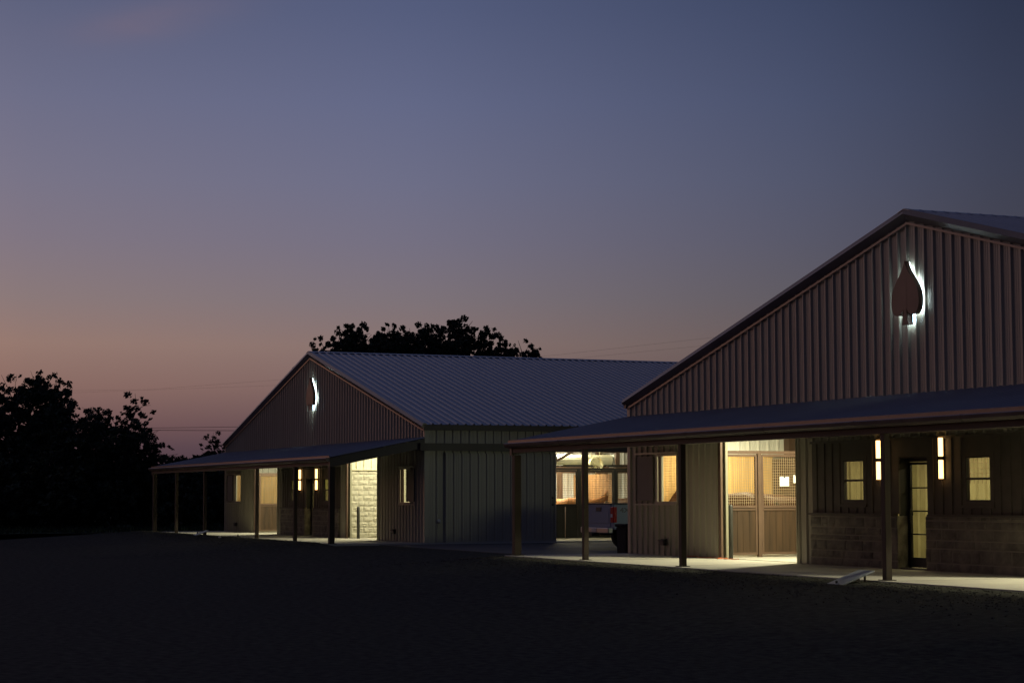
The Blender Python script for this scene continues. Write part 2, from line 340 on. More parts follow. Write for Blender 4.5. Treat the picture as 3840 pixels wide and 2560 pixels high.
def barn(name, loc, label, far):
    root = thing(name, loc, label, 'barn')
    # --- gable wall (ribbed sheet with real openings)
    bm = bm_new(); O = (0, 0, 0); U = (1, 0, 0); Z = (0, 0, 1); NF = (0, -1, 0)
    def fs(s0, s1, h0, h1): sheet(bm, O, U, Z, NF, s0, s1, h0, h1, PROF, .02, (BW/2,))
    wl = (1.55, 2.64); wr = (22.97, 24.0); wz = (1.37, 2.52); dz_ = 3.15
    fs(0, wl[0], 0, zg); fs(wl[0], wl[1], 0, wz[0]); fs(wl[0], wl[1], wz[1], zg); fs(wl[1], 4.62, 0, zg)
    fs(4.62, 8.24, dz_, zg); fs(8.24, 8.9, 0, zg); fs(8.9, 16.46, 2.65, zg); fs(16.46, 17.02, 0, zg)
    fs(17.02, 20.64, dz_, zg); fs(20.64, wr[0], 0, zg); fs(wr[0], wr[1], 0, wz[0]); fs(wr[0], wr[1], wz[1], zg); fs(wr[1], BW, 0, zg)
    obj('gable_wall', bm, tan, root)
    # --- side walls
    for u, n in ((BW, 1), (0, -1)):
        bm = bm_new()
        so0, so1 = 4.9, 9.1
        def ss(s0, s1, h0, h1): sheet(bm, (u, 0, 0), (0, 1, 0), Z, (n, 0, 0), s0, s1, h0, h1, PROF, .03)
        ss(0, so0, -.1, ZE); ss(so0, so1, 3.12, ZE); ss(so1, BL, -.1, ZE); obj('side_wall', bm, tan, root)
    bm = bm_new(); sheet(bm, (0, BL, 0), U, Z, (0, 1, 0), 0, BW, 0, zg, PROF, 0, (BW/2,)); obj('rear_wall', bm, tan, root)
    # corner and base trim
    bm = bm_new()
    for u in (-.045, BW-.10): box(bm, (u, -.048, -.02), (u+.145, -.038, 3.5)); 
    box(bm, (BW+.038, -.045, -.1), (BW+.048, .12, ZE)); box(bm, (-.048, -.045, -.1), (-.038, .12, ZE))
    for u in (-.045, BW-.10): box(bm, (u, -.048, 3.6), (u+.145, -.038, ZE-.1))
    obj_each('corner_trim', bm, tan, root)
    # --- roof
    sl = math.hypot(BW/2+.1, ZR-ZE); ux = (BW/2+.08)/sl; uz = (ZR-ZE)/sl
    bm = bm_new()
    for sx, x0 in ((1, -.1), (-1, BW+.1)):
        sheet(bm, (x0, -.15, ZE), (0, 1, 0), (sx*ux, 0, uz), (-sx*uz, 0, ux), 0, BL+.3, 0, sl, ROOFP, 0)
    rf = obj('roof', bm, roofm, root)
    bm = bm_new(); c = BW/2
    for k in range(int((BL+.3)/.3048)+1): pass
    prism(bm, [(c-.22, ZR-.015), (c, ZR+.045), (c+.22, ZR-.015), (c+.22, ZR-.025), (c, ZR+.03), (c-.22, ZR-.025)], 1, -.15, BL+.15)
    obj('ridge_cap', bm, roofm, rf)
    bm = bm_new()
    for sx, x0 in ((1, -.12), (-1, BW+.12)):
        top = (x0+sx*ux*sl, ZR+.035) ; lo = (x0, ZE+.035)
        top = (BW/2, ZR+.05)
        sec = [(-.13, 0), (-.175, -.115), (-.04, -.25), (.01, -.25), (.01, 0)]
        va = [bm.verts.new((lo[0], y_, lo[1]+z_*.85)) for y_, z_ in sec]; vb = [bm.verts.new((top[0], y_, top[1]+z_)) for y_, z_ in sec]
        bm.faces.new(va); bm.faces.new(vb[::-1])
        for k in range(5): bm.faces.new((va[k], va[(k+1) % 5], vb[(k+1) % 5], vb[k]))
        prism(bm, [(lo[0]+sx*.1, lo[1]-.22), (top[0], top[1]-.28), (top[0], top[1]-.33), (lo[0]+sx*.1, lo[1]-.27)] if sx > 0 else [(lo[0]+sx*.1, lo[1]-.27), (top[0], top[1]-.33), (top[0], top[1]-.28), (lo[0]+sx*.1, lo[1]-.22)], 1, -.07, -.05)
    obj('rake_trim', bm, gutm, rf)
    bm = bm_new()
    for u in (BW, 0):
        s = 1 if u else -1; box(bm, (u, -.1, ZE-.2), (u+s*.13, BL+.1, ZE-.01))
    obj_each('eave_trim', bm, trimm, rf)
    # inner ceiling so that light stays in
    bm = bm_new()
    for sx, x0 in ((1, .05), (-1, BW-.05)): quad(bm, (x0, .05, ZE-.15), (x0, BL-.05, ZE-.15), (c, BL-.05, ZR-.15), (c, .05, ZR-.15))
    obj('ceiling', bm, whitem, root)
    # interior floor
    # --- porch canopy
    sl2 = math.hypot(3.45, .68); a = (0, -3.45/sl2, -.68/sl2); nn = (0, -.68/sl2, 3.45/sl2)
    bm = bm_new(); sheet(bm, (-.08, -.02, 3.56), (1, 0, 0), a, nn, 0, BW+.16, 0, sl2, ROOFP, .05)
    can = obj('porch_roof', bm, porchm, root)
    bm = bm_new(); prof = [(-3.46, 2.865), (-3.58, 2.865), (-3.60, 2.85), (-3.585, 2.79), (-3.54, 2.745), (-3.46, 2.735)]
    prism(bm, prof, 0, -.1, BW+.1)
    prism(bm, [(-3.475, 2.80), (-3.455, 2.80), (-3.455, 2.94), (-3.475, 2.94)], 0, -.1, BW+.1)
    for k in range(1, 8): prism(bm, [(p[0]-.004 if p[0] < -3.5 else p[0], p[1]+(.004 if p[1] > 2.8 else -.004)) for p in prof], 0, k*3.17-.03, k*3.17+.03)
    obj('gutter', bm, gutm, can)
    bm = bm_new(); box(bm, (0, -3.42, 2.62), (BW, -3.22, 2.74)); obj('porch_beam', bm, postm, can)
    bm = bm_new()
    for u in (-.06, BW-.06):
        prism(bm, [(-.04, 3.53), (-3.44, 2.86), (-3.44, 2.55), (-.04, 3.22)], 0, u, u+.12)
    obj_each('end_rafter', bm, trimm, can)
    pos = [.1, 4.12, 8.90, 16.46, 21.24, BW-.1]
    for i, u in enumerate(pos):
        if 0 < i < 5:
            bm = bm_new(); prism(bm, [(-.04, 3.50), (-3.22, 2.87), (-3.22, 2.70), (-.04, 3.33)], 0, u-.05, u+.05); obj('rafter', bm, postm, can)
        w = .09 if i in (0, 5) else .062
        bm = bm_new(); box(bm, (u-w, -3.32-w, .012), (u+w, -3.32+w, 2.62 if 0 < i < 5 else 2.56), .006)
        pt = obj('post', bm, postm, root)
        bm = bm_new(); box(bm, (u-w-.06, -3.32-w-.05, .002), (u+w+.06, -3.32+w+.05, .014)); obj('base_plate', bm, postm, pt)
    # --- facade core: board and batten panel over stone
    d0, d1 = 12.18, 13.16
    bm = bm_new()
    wins = [(10.14, 10.93), (14.43, 15.22)]; zb = (1.39, 2.27)
    def pan(a, b, z0, z1): box(bm, (a, -.035, z0), (b, .0, z1))
    segs = [8.9]+[x for w in wins for x in w]
    pan(8.9, wins[0][0], 1.13, 2.65); pan(wins[0][1], d0, 1.13, 2.65); pan(d1, wins[1][0], 1.13, 2.65); pan(wins[1][1], 16.46, 1.13, 2.65)
    for w in wins: pan(w[0], w[1], 1.13, zb[0]); pan(w[0], w[1], zb[1], 2.65)
    pan(d0, d1, 2.30, 2.65)
    u = 9.1
    while u < 16.4:
        if not any(w[0]-.12 < u < w[1]+.12 for w in wins) and not d0-.1 < u < d1+.1: box(bm, (u-.02, -.055, 1.135), (u+.02, -.035, 2.645))
        elif not d0-.1 < u < d1+.1: box(bm, (u-.02, -.055, 1.135), (u+.02, -.035, 1.25)); 
        u += .305
    for a, b in ((8.86, d0-.09), (d1+.09, 16.5)):
        box(bm, (a, -.13, 1.09), (b, .0, 1.13))
    box(bm, (8.86, -.06, 2.65), (16.5, .0, 2.70))
    obj('board_panel', bm, dpanel, root)
    bm = bm_new()
    for a, b, sd in ((8.9, d0, 4), (d1, 16.46, 8)):
        blockwall(bm, 1, -.075, -1, a, b, 0, 1.09, .42, .15, .02, sd, True)
    for a in (d0, d1): quad(bm, (a, -.08, 0), (a, .2, 0), (a, .2, 1.09), (a, -.08, 1.09))
    for a in (8.9, 16.46): quad(bm, (a, -.08, 0), (a, .0, 0), (a, .0, 1.09), (a, -.08, 1.09))
    sw_ = obj('stone_wainscot', bm, stonem, root)
    bm = bm_new()
    for a, b in ((8.9, d0), (d1, 16.46)): box(bm, (a+.002, -.083, 0), (b-.002, -.074, 1.088))
    obj('mortar', bm, mat('pale_mortar', (.24, .21, .175), .95), sw_)
    # corner panels beside the stone
    for w in wins: window_unit(root, w[0], w[1], zb[0], zb[1], blind=far)
    # door
    bm = bm_new(); yv = .2
    box(bm, (d0-.06, yv-.03, 0), (d0+.0, yv+.06, 2.3)); box(bm, (d1, yv-.03, 0), (d1+.06, yv+.06, 2.3)); box(bm, (d0, yv-.03, 2.2), (d1, yv+.06, 2.3)); box(bm, (d0, -.03, 0), (d1, yv, .03))
    for a in (d0, d1): s = -1 if a == d0 else 1; box(bm, (a, .0, 1.09), (a+s*.05, yv-.03, 2.3))
    box(bm, (d0, .0, 2.28), (d1, yv-.03, 2.3))
    door = obj('door', bm, blacks, root)
    bm = bm_new(); g0, g1 = d0+.08, d1-.09
    box(bm, (d0+.005, yv, .035), (g0, yv+.045, 2.19)); box(bm, (g1, yv, .035), (d1-.005, yv+.045, 2.19)); box(bm, (g0, yv, .035), (g1, yv+.045, .24)); box(bm, (g0, yv, 2.14), (g1, yv+.045, 2.19))
    for k in range(1, 4): z = .24+1.9*k/4; box(bm, (g0, yv+.004, z-.014), (g1, yv+.04, z+.014))
    obj('door_leaf', bm, blacks, door)
    bm = bm_new(); box(bm, (g0, yv+.02, .24), (g1, yv+.026, 2.14)); obj('glass', bm, glassm, door)
    bm = bm_new(); box(bm, (d0+.02, yv-.035, .95), (d0+.1, yv, 1.22), .005); tube(bm, [(d0+.07, yv-.05, 1.02), (d0+.2, yv-.05, 1.02)], .012, 8); tube(bm, [(d0+.2, yv-.05, 1.10), (d0+.2, yv-.05, 1.2)], .015, 8)
    obj('handle', bm, blacks, door)
    # --- aisle door jambs
    for j, (a, b) in enumerate(((4.62, 8.24), (17.02, 20.64))):
        bm = bm_new(); box(bm, (a+.02, -.05, 0), (a+.09, .03, dz_)); box(bm, (b, -.05, 0), (b+.035, .04, dz_)); box(bm, (a, -.05, dz_-.06), (b, -.04, dz_+.06)); ja = obj('door_trim', bm, jambm, root)
        bm = bm_new(); box(bm, (a+.072, -.035, 0), (a+.225, .02, dz_-.061)); obj('door_jamb', bm, steel, root)
        bm = bm_new(); box(bm, (a+.20, .09, .02), (a+.25, .14, dz_-.07)); box(bm, (a-.5, .14, .02), (a+.25, .155, dz_-.07)); sd_ = obj('sliding_door', bm, jambm, root)
        bm = bm_new(); box(bm, (a+.25, .10, -.004), (b, .16, .006)); obj('floor_track', bm, blacks, root)
    # --- stall windows in the gable wall
    for k, (w, sh) in enumerate(((wl, (.48, 1.46)), (wr, (23.75, 24.5)))):
        bm = bm_new()
        for q in ((w[0]-.06, w[0], wz[0]-.06, wz[1]+.06), (w[1], w[1]+.05, wz[0]-.06, wz[1]+.06)): box(bm, (q[0], -.05, q[2]), (q[1], .02, q[3]))
        box(bm, (w[0], -.055, wz[0]-.06), (w[1], .02, wz[0])); box(bm, (w[0], -.05, wz[1]), (w[1], .02, wz[1]+.05))
        sw = obj('stall_window', bm, tan, root); f0 = w[0]+(.02 if k == 0 else .0)
        bm = bm_new(); box(bm, (f0, -.06, wz[0]), (f0+.075, -.0505, wz[1])); obj('edge_strip', bm, lighttrim if k == 0 else steel, sw)
        bm = bm_new(); box(bm, (w[0]+.22, -.03, wz[0]), (w[0]+.28, .025, wz[1])); obj('inner_frame', bm, lighttrim if k == 0 else steel, sw)
        bm = bm_new(); box(bm, (w[0]+.09, -.03, wz[0]), (w[0]+.21, .02, wz[1])); obj('jamb', bm, steel, sw)
        bm = bm_new(); wires(bm, 1, .03, w[0]+.29, w[1], wz[0], wz[1], .075, .065, .0045); obj('wire_mesh', bm, wirem if k == 0 else bwirem, sw)
        bm = bm_new(); box(bm, (sh[0], -.075, wz[0]+.02), (sh[1], -.055, wz[1]))
        for q in ((sh[0], sh[0]+.05), (sh[1]-.05, sh[1])): box(bm, (q[0], -.092, wz[0]+.02), (q[1], -.0755, wz[1]))
        shu = obj('shutter', bm, mat('dark_shutter_paint', (.11, .095, .08), .6), sw)
        bm = bm_new(); lo = (min(w[0], sh[0])-.05, max(w[1], sh[1])+.05)
        box(bm, (lo[0], -.10, wz[1]+.055), (lo[1], -.05, wz[1]+.10)); box(bm, (lo[0], -.10, wz[0]-.10), (lo[1], -.055, wz[0]-.065)); obj_each('slide_rail', bm, tan, sw)
    # wall socket boxes low on the gable wall
    for u in (1.95, 22.45):
        bm = bm_new(); box(bm, (u-.13, -.13, .26), (u+.13, -.036, .40), .01); prism(bm, [(-.16, .38), (-.034, .42), (-.034, .40), (-.16, .37)], 0, u-.14, u+.14); obj('socket_box', bm, blacks, root)
    # --- side sliding door on the alley side with its track
    for u, s in ((BW, 1), (0, -1)):
        bm = bm_new(); sheet(bm, (u+s*.09, 0, 0), (0, 1, 0), Z, (s, 0, 0), .72, 4.85, .0, 3.05, PROF, .03)
        for q in (.70, 4.80): box(bm, (u+s*.06, q, .0), (u+s*.145, q+.06, 3.05))
        box(bm, (u+s*.06, .761, -.02), (u+s*.14, 4.799, .04))
        sd_ = obj('side_sliding_door', bm, tan, root)
        bm = bm_new(); tube(bm, [(u+s*.17, 4.72, 1.28), (u+s*.17, 4.72, 1.5)], .012, 8); box(bm, (u+s*.145, 4.69, 1.24), (u+s*.17, 4.75, 1.3)); box(bm, (u+s*.145, 4.69, 1.48), (u+s*.17, 4.75, 1.54)); obj('handle', bm, blacks, sd_)
        bm = bm_new(); box(bm, (u+s*.04, -.25, 3.12), (u+s*.20, 9.3, 3.38)); obj('door_track', bm, trimm, root)
    # --- left stall (behind the left aisle opening)
    stall_front(root, 'stall_front', 4.1, .3, 4.2, (.33, 1.48, 2.98, 4.2), steel, stallwood, wirem)
    bm = bm_new(); boards(bm, 0, .3, .2, 4.2, 0, 2.6, .17, .03, 5); obj('stall_lining', bm, yellowwood, root); bm = bm_new(); boards(bm, 1, .12, .3, 1.3, 0, 2.6, .17, .03, 6); obj('stall_lining', bm, yellowwood, root); bm = bm_new(); boards(bm, 1, .12, 2.75, 4.0, 0, 2.6, .17, .03, 6)
    obj('stall_lining', bm, yellowwood, root)
    bm = bm_new(); boards(bm, 1, 4.2, .32, 4.04, 0, 2.5, .17, .04, 9); obj('stall_partition', bm, stallwood, root)
    bm = bm_new(); sheet(bm, (.16, 0, 0), (0, 1, 0), Z, (1, 0, 0), .1, 4.9, 2.6, ZE-.12, PROF, .1); sheet(bm, (.16, 0, 0), (0, 1, 0), Z, (1, 0, 0), 4.9, 9.1, 3.2, ZE-.12, PROF, .1)
    sheet(bm, (.16, 0, 0), (0, 1, 0), Z, (1, 0, 0), 9.1, BL-.1, 0, ZE-.12, PROF, .1)
    obj('liner_wall', bm, whitem, root)
    bm = bm_new()
    for u in (.3, BW-.3):
        for v in (4.75, 9.2): box(bm, (u-.13, v-.1, 0), (u+.13, v+.1, ZE-.2))
        box(bm, (u-.08, 4.85, 3.13), (u+.08, 9.1, 3.3))
    obj_each('column', bm, steel, root)
    # --- core: office walls, block side wall facing the right aisle
    bm = bm_new(); blockwall(bm, 0, 16.85, 1, .16, 4.4, 0, 2.57, .4, .2, .036, 11)
    for q in range(1): pass
    obj('block_wall', bm, cmum, root)
    bm = bm_new(); box(bm, (16.82, .16, 2.57), (16.93, 4.4, 2.61)); sheet(bm, (16.86, 0, 0), (0, 1, 0), Z, (1, 0, 0), .16, 4.4, 2.61, 4.6, PROF, .1)
    sheet(bm, (8.6, 0, 0), (0, 1, 0), Z, (-1, 0, 0), .16, 4.4, 0, 4.6, PROF, .1)
    quad(bm, (8.6, 4.4, 0), (16.86, 4.4, 0), (16.86, 4.4, 4.6), (8.6, 4.4, 4.6)); obj('core_wall', bm, lighttrim, root)
    bm = bm_new(); sheet(bm, (8.7, 2.6, 0), (1, 0, 0), Z, (0, -1, 0), 0, 8.1, 0, 2.7, PROF, .1); quad(bm, (8.7, .12, 2.7), (16.8, .12, 2.7), (16.8, 2.6, 2.7), (8.7, 2.6, 2.7))
    sheet(bm, (8.7, 0, 0), (0, 1, 0), Z, (1, 0, 0), .12, 2.6, 0, 2.7, PROF, .1); quad(bm, (16.8, .12, 0), (16.8, 2.6, 0), (16.8, 2.6, 2.7), (16.8, .12, 2.7))
    obj('office_wall', bm, mat('office_cream', (.55, .50, .32), .7), root)
    bm = bm_new(); box(bm, (8.7, 1.72, 1.36), (8.8, 1.98, 1.62), .01); tube(bm, [(8.76, 1.82, 1.62), (8.76, 1.82, 2.7)], .018, 8); obj('switch_box', bm, mat('grey_box', (.3, .3, .28), .5), root)
    bm = bm_new(); box(bm, (13.98, .06, 0), (14.04, .28, 2.68)); obj('office_partition', bm, MAT['office_cream'], root)
    bm = bm_new(); wires(bm, 0, 13.2, .4, 2.5, 1.75, 2.6, .1, .1, .012); obj('mesh_screen', bm, wirem, root)
    bm = bm_new(); box(bm, (12.9, .5, .9), (13.15, 2.2, .94)); box(bm, (12.95, .5, 0), (13.1, .56, .9)); box(bm, (12.95, 2.14, 0), (13.1, 2.2, .9)); obj('shelf', bm, stallwood, root)
    bm = bm_new(); box(bm, (12.95, .8, .945), (13.1, 1.25, 1.25), .02); obj('box', bm, mat('red_box', (.4, .06, .04), .5), root)
    area('office_lamp', root, (15.4, 1.2, 2.66), 14, 2, .4, (1, .84, .42)); area('office_lamp', root, (12.2, 1.3, 2.66), 78, 5, .4, (1, .84, .42))
    bm = bm_new(); boards(bm, 1, 4.2, 21.2, 25.2, 0, 4.0, .17, .04, 9); boards(bm, 0, 21.3, .2, 4.15, 0, 2.6, .17, .03, 8); obj('stall_partition', bm, lighttrim, root)
    # --- right side: stall island beyond the side opening
    st = stall_front(root, 'stall_front', 21.2, 5.0, 13.9, (5.0, 6.25, 7.8, 9.33, 10.9, 12.4, 13.9), blacks, blacks, bwirem, z0=.0, r=.011)
    stall_front(root, 'inner_stall_front', 17.4, 5.0, 13.9, (5.0, 6.9, 8.8, 10.8, 12.4, 13.9), steel, stallwood, wirem, r=.010)
    bm = bm_new(); boards(bm, 1, 5.0, 17.5, 21.1, 0, 2.4, .17, .04, 9); obj('stall_divider', bm, yellowwood, root); bm = bm_new(); boards(bm, 1, 9.4, 17.5, 21.1, 0, 2.4, .17, .04, 9); obj('stall_divider', bm, mat('brown_divider_wood', (.24, .13, .05), .6, 0, .3, 2.2, vscale=(4, 4, .35)), root); bm = bm_new(); boards(bm, 1, 13.9, 17.5, 21.1, 0, 2.4, .17, .04, 9); obj('stall_divider', bm, yellowwood, root)
    bm = bm_new(); sheet(bm, (12.4, 0, 0), (0, 1, 0), Z, (1, 0, 0), 4.6, 20, 0, 5.6, PROF, .1); obj('aisle_wall', bm, whitem, root)
    bm = bm_new()
    for v in (5.6, 7.9, 10.2, 12.9, 15.5): box(bm, (12.5, v-.1, 0), (12.7, v+.1, 5.4))
    for z in (2.75, 3.55): box(bm, (12.46, 4.6, z), (12.6, 20, z+.16))
    box(bm, (20.4, 5.2, 3.22), (20.55, 13.9, 3.40)); box(bm, (20.4, 7.0, 2.64), (20.55, 7.16, 3.22)); box(bm, (20.4, 9.72, 2.64), (20.55, 9.88, 3.22)); bar(bm, (20.47, 7.1, 2.85), (20.47, 7.9, 3.25), .11); box(bm, (16.4, 4.6, 3.62), (16.6, 14, 3.9)); box(bm, (16.4, 6.4, 0), (16.6, 6.62, 3.62)); bar(bm, (16.5, 6.6, 3.0), (16.5, 8.0, 3.75), .16)
    obj_each('frame_beam', bm, steel, root)
    bm = bm_new(); tube(bm, [(20.95, 6.4+i*.0, 2.7) for i in range(1)]+[(20.95, 13.8, 2.7)], .03, 8); box(bm, (21.0, 7.25, 2.66), (21.3, 8.35, 2.74)); box(bm, (21.0, 8.95, 2.66), (21.3, 9.6, 2.74)); obj_each('top_rail', bm, blacks, root)
    # lamps
    tilt = Vector((-.15, -.35, -1)).to_track_quat('-Z', 'Y').to_euler()
    for u in (7.4, 19.2):
        area('aisle_lamp', root, (u-.3, 1.6, 4.35), (500 if u < 10 else 430) if not far else (340 if u < 10 else 230), .4, .12, WARM, tilt)
        bm = bm_new(); box(bm, (u-.6, 1.5, 4.40), (u, 1.7, 4.48), .01); box(bm, (u-.32, 1.58, 4.48), (u-.28, 1.62, 4.9)); obj('lamp_fixture', bm, whitem, root)
    area('stall_lamp', root, (1.7, 2.2, 3.3), 8 if far else 150, 1.2, .3, (1, .9, .55))
    area('stall_lamp', root, (19.2, 7.6, 3.9), 600, 2.4, .4, (1, .9, .6))
    area('stall_lamp', root, (14.5, 8.5, 4.6), 800, 4, .6, (1, .93, .7))
    area('unseen_bay_light', root, (22.6, 8.4, 3.75), 28, 2.4, .3, WARM, Vector((-1, 0, -.45)).to_track_quat('-Z', 'Y').to_euler())  # unseen light added in front to brighten the rolled-up coil and beams
    area('stall_lamp', root, (23.4, 2.0, 3.6), 150, 1.2, .4, WARM)
    if not far: area('unseen_bay_light', root, (.6, 7.6, 2.75), 62, 1.4, .5, (.95, 1, .62), Vector((-1, 0, -.05)).to_track_quat('-Z', 'Y').to_euler())
    return root
AX, AY, AZ = -86.98, 23.91, -.07
BX, BY, BZ = -45.6, 23.49, 0
barnA = barn('barn', (AX, AY, AZ), 'farther tan metal barn on the left with its whole gable end and side door showing', True)
barnB = barn('barn', (BX, BY, BZ), 'nearer tan metal barn on the right cut off by the photo edge', False)
for nm, (x, y, z) in (('a', (AX, AY, AZ)), ('b', (BX, BY, BZ))):
    bm = bm_new(); box(bm, (x-.15, y-3.55, z-.4), (x+BW+.15, y+BL, z+(-.0)))
    # control joints
    o = obj('pavement', bm, concrete); tag(o, kind='structure')
    bm = bm_new()
    for k in range(1, 6): box(bm, (x+k*4.2-.008, y-3.54, z+.0005), (x+k*4.2+.008, y-.1, z+.0015))
    tag(obj('pavement_joint', bm, blacks), kind='structure')
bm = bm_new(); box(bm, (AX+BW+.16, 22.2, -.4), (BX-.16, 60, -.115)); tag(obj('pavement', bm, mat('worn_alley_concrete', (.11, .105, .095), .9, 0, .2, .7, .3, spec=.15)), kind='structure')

# ------------------------------------------------------------------ spade signs
facem = mat('dark_red_sign_face', (.13, .06, .042), .45, 0, .05, 2)
glowm = mat('white_glow', (.8, .9, 1), .5, emit=(.74, .93, 1.0), est=9)
def spade_pts(w=1.14, h=1.12, n=16):
    # right half outline from the tip down to the stem, in local x,z (z=0 at stem foot, tip at 1.30)
    def bez(p0, p1, p2, p3, n):
        return [tuple((1-t)**3*a+3*(1-t)**2*t*b+3*(1-t)*t*t*c+t**3*d for a, b, c, d in zip(p0, p1, p2, p3)) for t in [i/n for i in range(n)]]
    P = bez((0, 1.32), (.07, 1.03), (.475, .86), (.475, .50), n)+bez((.475, .50), (.475, .30), (.39, .20), (.27, .20), n//2)+bez((.27, .20), (.17, .20), (.09, .24), (.04, .34), n//2)+bez((.04, .34), (.048, .20), (.06, .10), (.115, 0), 6)+[(.115, 0)]
    return P
def poly_sym(P): return P+[(-x, z) for x, z in reversed(P) if x > 1e-6]
def tess_prism(bm, poly, y0, y1):
    a = [bm.verts.new((x, y0, z)) for x, z in poly]; b = [bm.verts.new((x, y1, z)) for x, z in poly]; n = len(poly)
    f1 = bm.faces.new(a); f2 = bm.faces.new(b[::-1])
    for k in range(n): bm.faces.new((a[k], a[(k+1) % n], b[(k+1) % n], b[k]))
    bmesh.ops.triangulate(bm, faces=[f1, f2])
def inset(poly, s, c=(0, .6)): return [(c[0]+(x-c[0])*s, c[1]+(z-c[1])*s) for x, z in poly]
def spade_sign(x, y, z, label):
    t = thing('spade_sign', (x, y-.09, z), label, 'sign', 'backlit spade signs on the barn gables')
    bm = bm_new(); tess_prism(bm, poly_sym(spade_pts()), -.12, 0.0); obj('sign_face', bm, facem, t)
    bm = bm_new(); tess_prism(bm, inset(poly_sym(spade_pts()), .97), .004, .02); obj('back_light', bm, glowm, t)
    bm = bm_new()
    for px, pz in ((-.3, .5), (.3, .5), (0, .9), (0, .25)): tube(bm, [(px, .02, pz), (px, .09, pz)], .012, 6)
    obj('mounting_rod', bm, blacks, t)
    return t
spade_sign(BX+12.76, BY, 4.99, 'spade sign glowing white along its edge high on the nearer barn gable')
spade_sign(AX+13.12, AY, 4.99+AZ, 'spade sign with pale halo, narrow in view, high on the farther barn gable')

# ------------------------------------------------------------------ wall lamps
sconceglow = mat('warm_tube_glow', (1, .8, .5), .5, emit=(1, .55, .19), est=4.6)
def wall_lamp(x, y, z, label):
    t = thing('wall_lamp', (x, y-.036, z), label, 'wall lamp', 'cylinder wall lamps beside the office doors')
    bm = bm_new(); box(bm, (-.055, -.03, 0), (.055, 0, .83), .004); obj('back_plate', bm, blacks, t)
    bm = bm_new(); tube(bm, [(0, -.07, .385), (0, -.07, .455)], .07, 16)
    n_ = 12; ar = [(-.085*math.sin(x_), -.07-.085*math.cos(x_)) for x_ in [R(-18+115*i/n_) for i in range(n_+1)]]; ar2 = [(a_*.93, -.07+(b_+.07)*.93) for a_, b_ in ar][::-1]
    prism(bm, ar+ar2, 2, 0, .84)
    obj('lamp_body', bm, blacks, t)
    for z0, z1 in ((.014, .383), (.457, .826)):
        bm = bm_new(); tube(bm, [(0, -.065, z0), (0, -.065, z1)], .046, 16); obj('glass_tube', bm, sconceglow, t)
    return t
for (x, y, z), nm in (((BX, BY, BZ), 'nearer'), ((AX, AY, AZ), 'farther')):
    wall_lamp(x+11.56, y, z+1.83, 'lit amber wall lamp left of the glass door of the %s barn' % nm)
    wall_lamp(x+13.72, y, z+1.83, 'lit amber wall lamp right of the glass door of the %s barn' % nm)

# ------------------------------------------------------------------ bollards, stubs, panels, small things
pipem = mat('dark_pipe_paint', (.05, .05, .047), .45, .2, .15, 4)
def bollard(x, y, z, h, r, label, name='bollard', cat='bollard', group=None):
    bm = bm_new(); tube(bm, [(0, 0, 0), (0, 0, h-.05), (0, 0, h-.015), (0, 0, h)], [r, r, r*.8, r*.3], 16); o = obj(name, bm, pipem, None, (x, y, z)); tag(o, label, cat, group)
bollard(BX+4.76, BY+.28, 0, 1.30, .055, 'dark pipe bollard in the lit doorway of the nearer barn')
bollard(AX+17.62, AY+.30, AZ, 1.20, .06, 'dark pipe bollard before the lit block wall of the farther barn')
bollard(AX+8.45, AY-3.5, AZ-.1, .24, .035, 'short dark pipe stub at the slab edge next to the tilted panel', 'pipe_stub', 'pipe', 'pipe stubs at the slab edge')
bollard(AX+14.55, AY-3.5, AZ-.1, .24, .035, 'short dark pipe stub at the slab edge below the socket box', 'pipe_stub', 'pipe', 'pipe stubs at the slab edge')
def floodpanel(x, y, z, label, hgt=.24, tilt=R(19), ln=.72, wd=.5):
    t = thing('tilted_panel', (x, y, z), label, 'panel', 'tilted pale panels on the gravel', R(90))
    m4 = Matrix.Translation((0, 0, hgt*.55)) @ Matrix.Rotation(-tilt, 4, 'Y')
    bm = bm_new(); box(bm, (-ln/2, -wd/2, -.012), (ln/2, wd/2, .012), .004); bmesh.ops.transform(bm, matrix=m4, verts=bm.verts)
    obj('panel', bm, mat('pale_panel', (.30, .33, .38), .35, .1, .06, 3), t)
    bm = bm_new(); bar(bm, (ln*.32, -.1, 0), (ln*.32, -.1, hgt*.85), .03); bar(bm, (ln*.32, .1, 0), (ln*.32, .1, hgt*.85), .03); bar(bm, (-ln*.42, 0, 0), (-ln*.42, 0, .08), .03); bar(bm, (-ln*.42, 0, .015), (ln*.32, 0, .015), .025); bar(bm, (ln*.32, -.12, .03), (ln*.32, .12, .03), .03)
    obj('stand', bm, blacks, t)
floodpanel(BX+16.2, BY-3.92, -.08, 'pale flat panel tilted on a stand before the nearer barn')
floodpanel(AX+10.45, AY-3.95, -.10, 'pale flat panel tilted on a stand before the farther barn')
bm = bm_new(); bmesh.ops.create_icosphere(bm, subdivisions=2, radius=.05, matrix=Matrix.Diagonal((1.6, 1.2, .6, 1))); 
for v in bm.verts: v.co += Vector(noise.noise_vector(v.co*30))*.008
tag(obj('stone', bm, mat('white_stone', (.75, .73, .68), .8), None, (AX+15.2, AY-4.4, gz(AX+15.2, AY-4.4)+.02)), 'small white stone lying on gravel before the farther barn', 'stone')
bm = bm_new(); pts = []
for i in range(60):
    t_ = i/59; pts.append((3.2+2.4*t_+.12*math.sin(t_*21), -.12+.1*math.sin(t_*33)+.04*math.cos(t_*60), .012+.008*abs(math.sin(t_*40))))
tube(bm, pts, .011, 6); tag(obj('cord', bm, mat('orange_cord', (.55, .13, .04), .5), None, (BX, BY, 0)), 'orange extension cord lying tangled at the lit doorway of the nearer barn', 'cord')
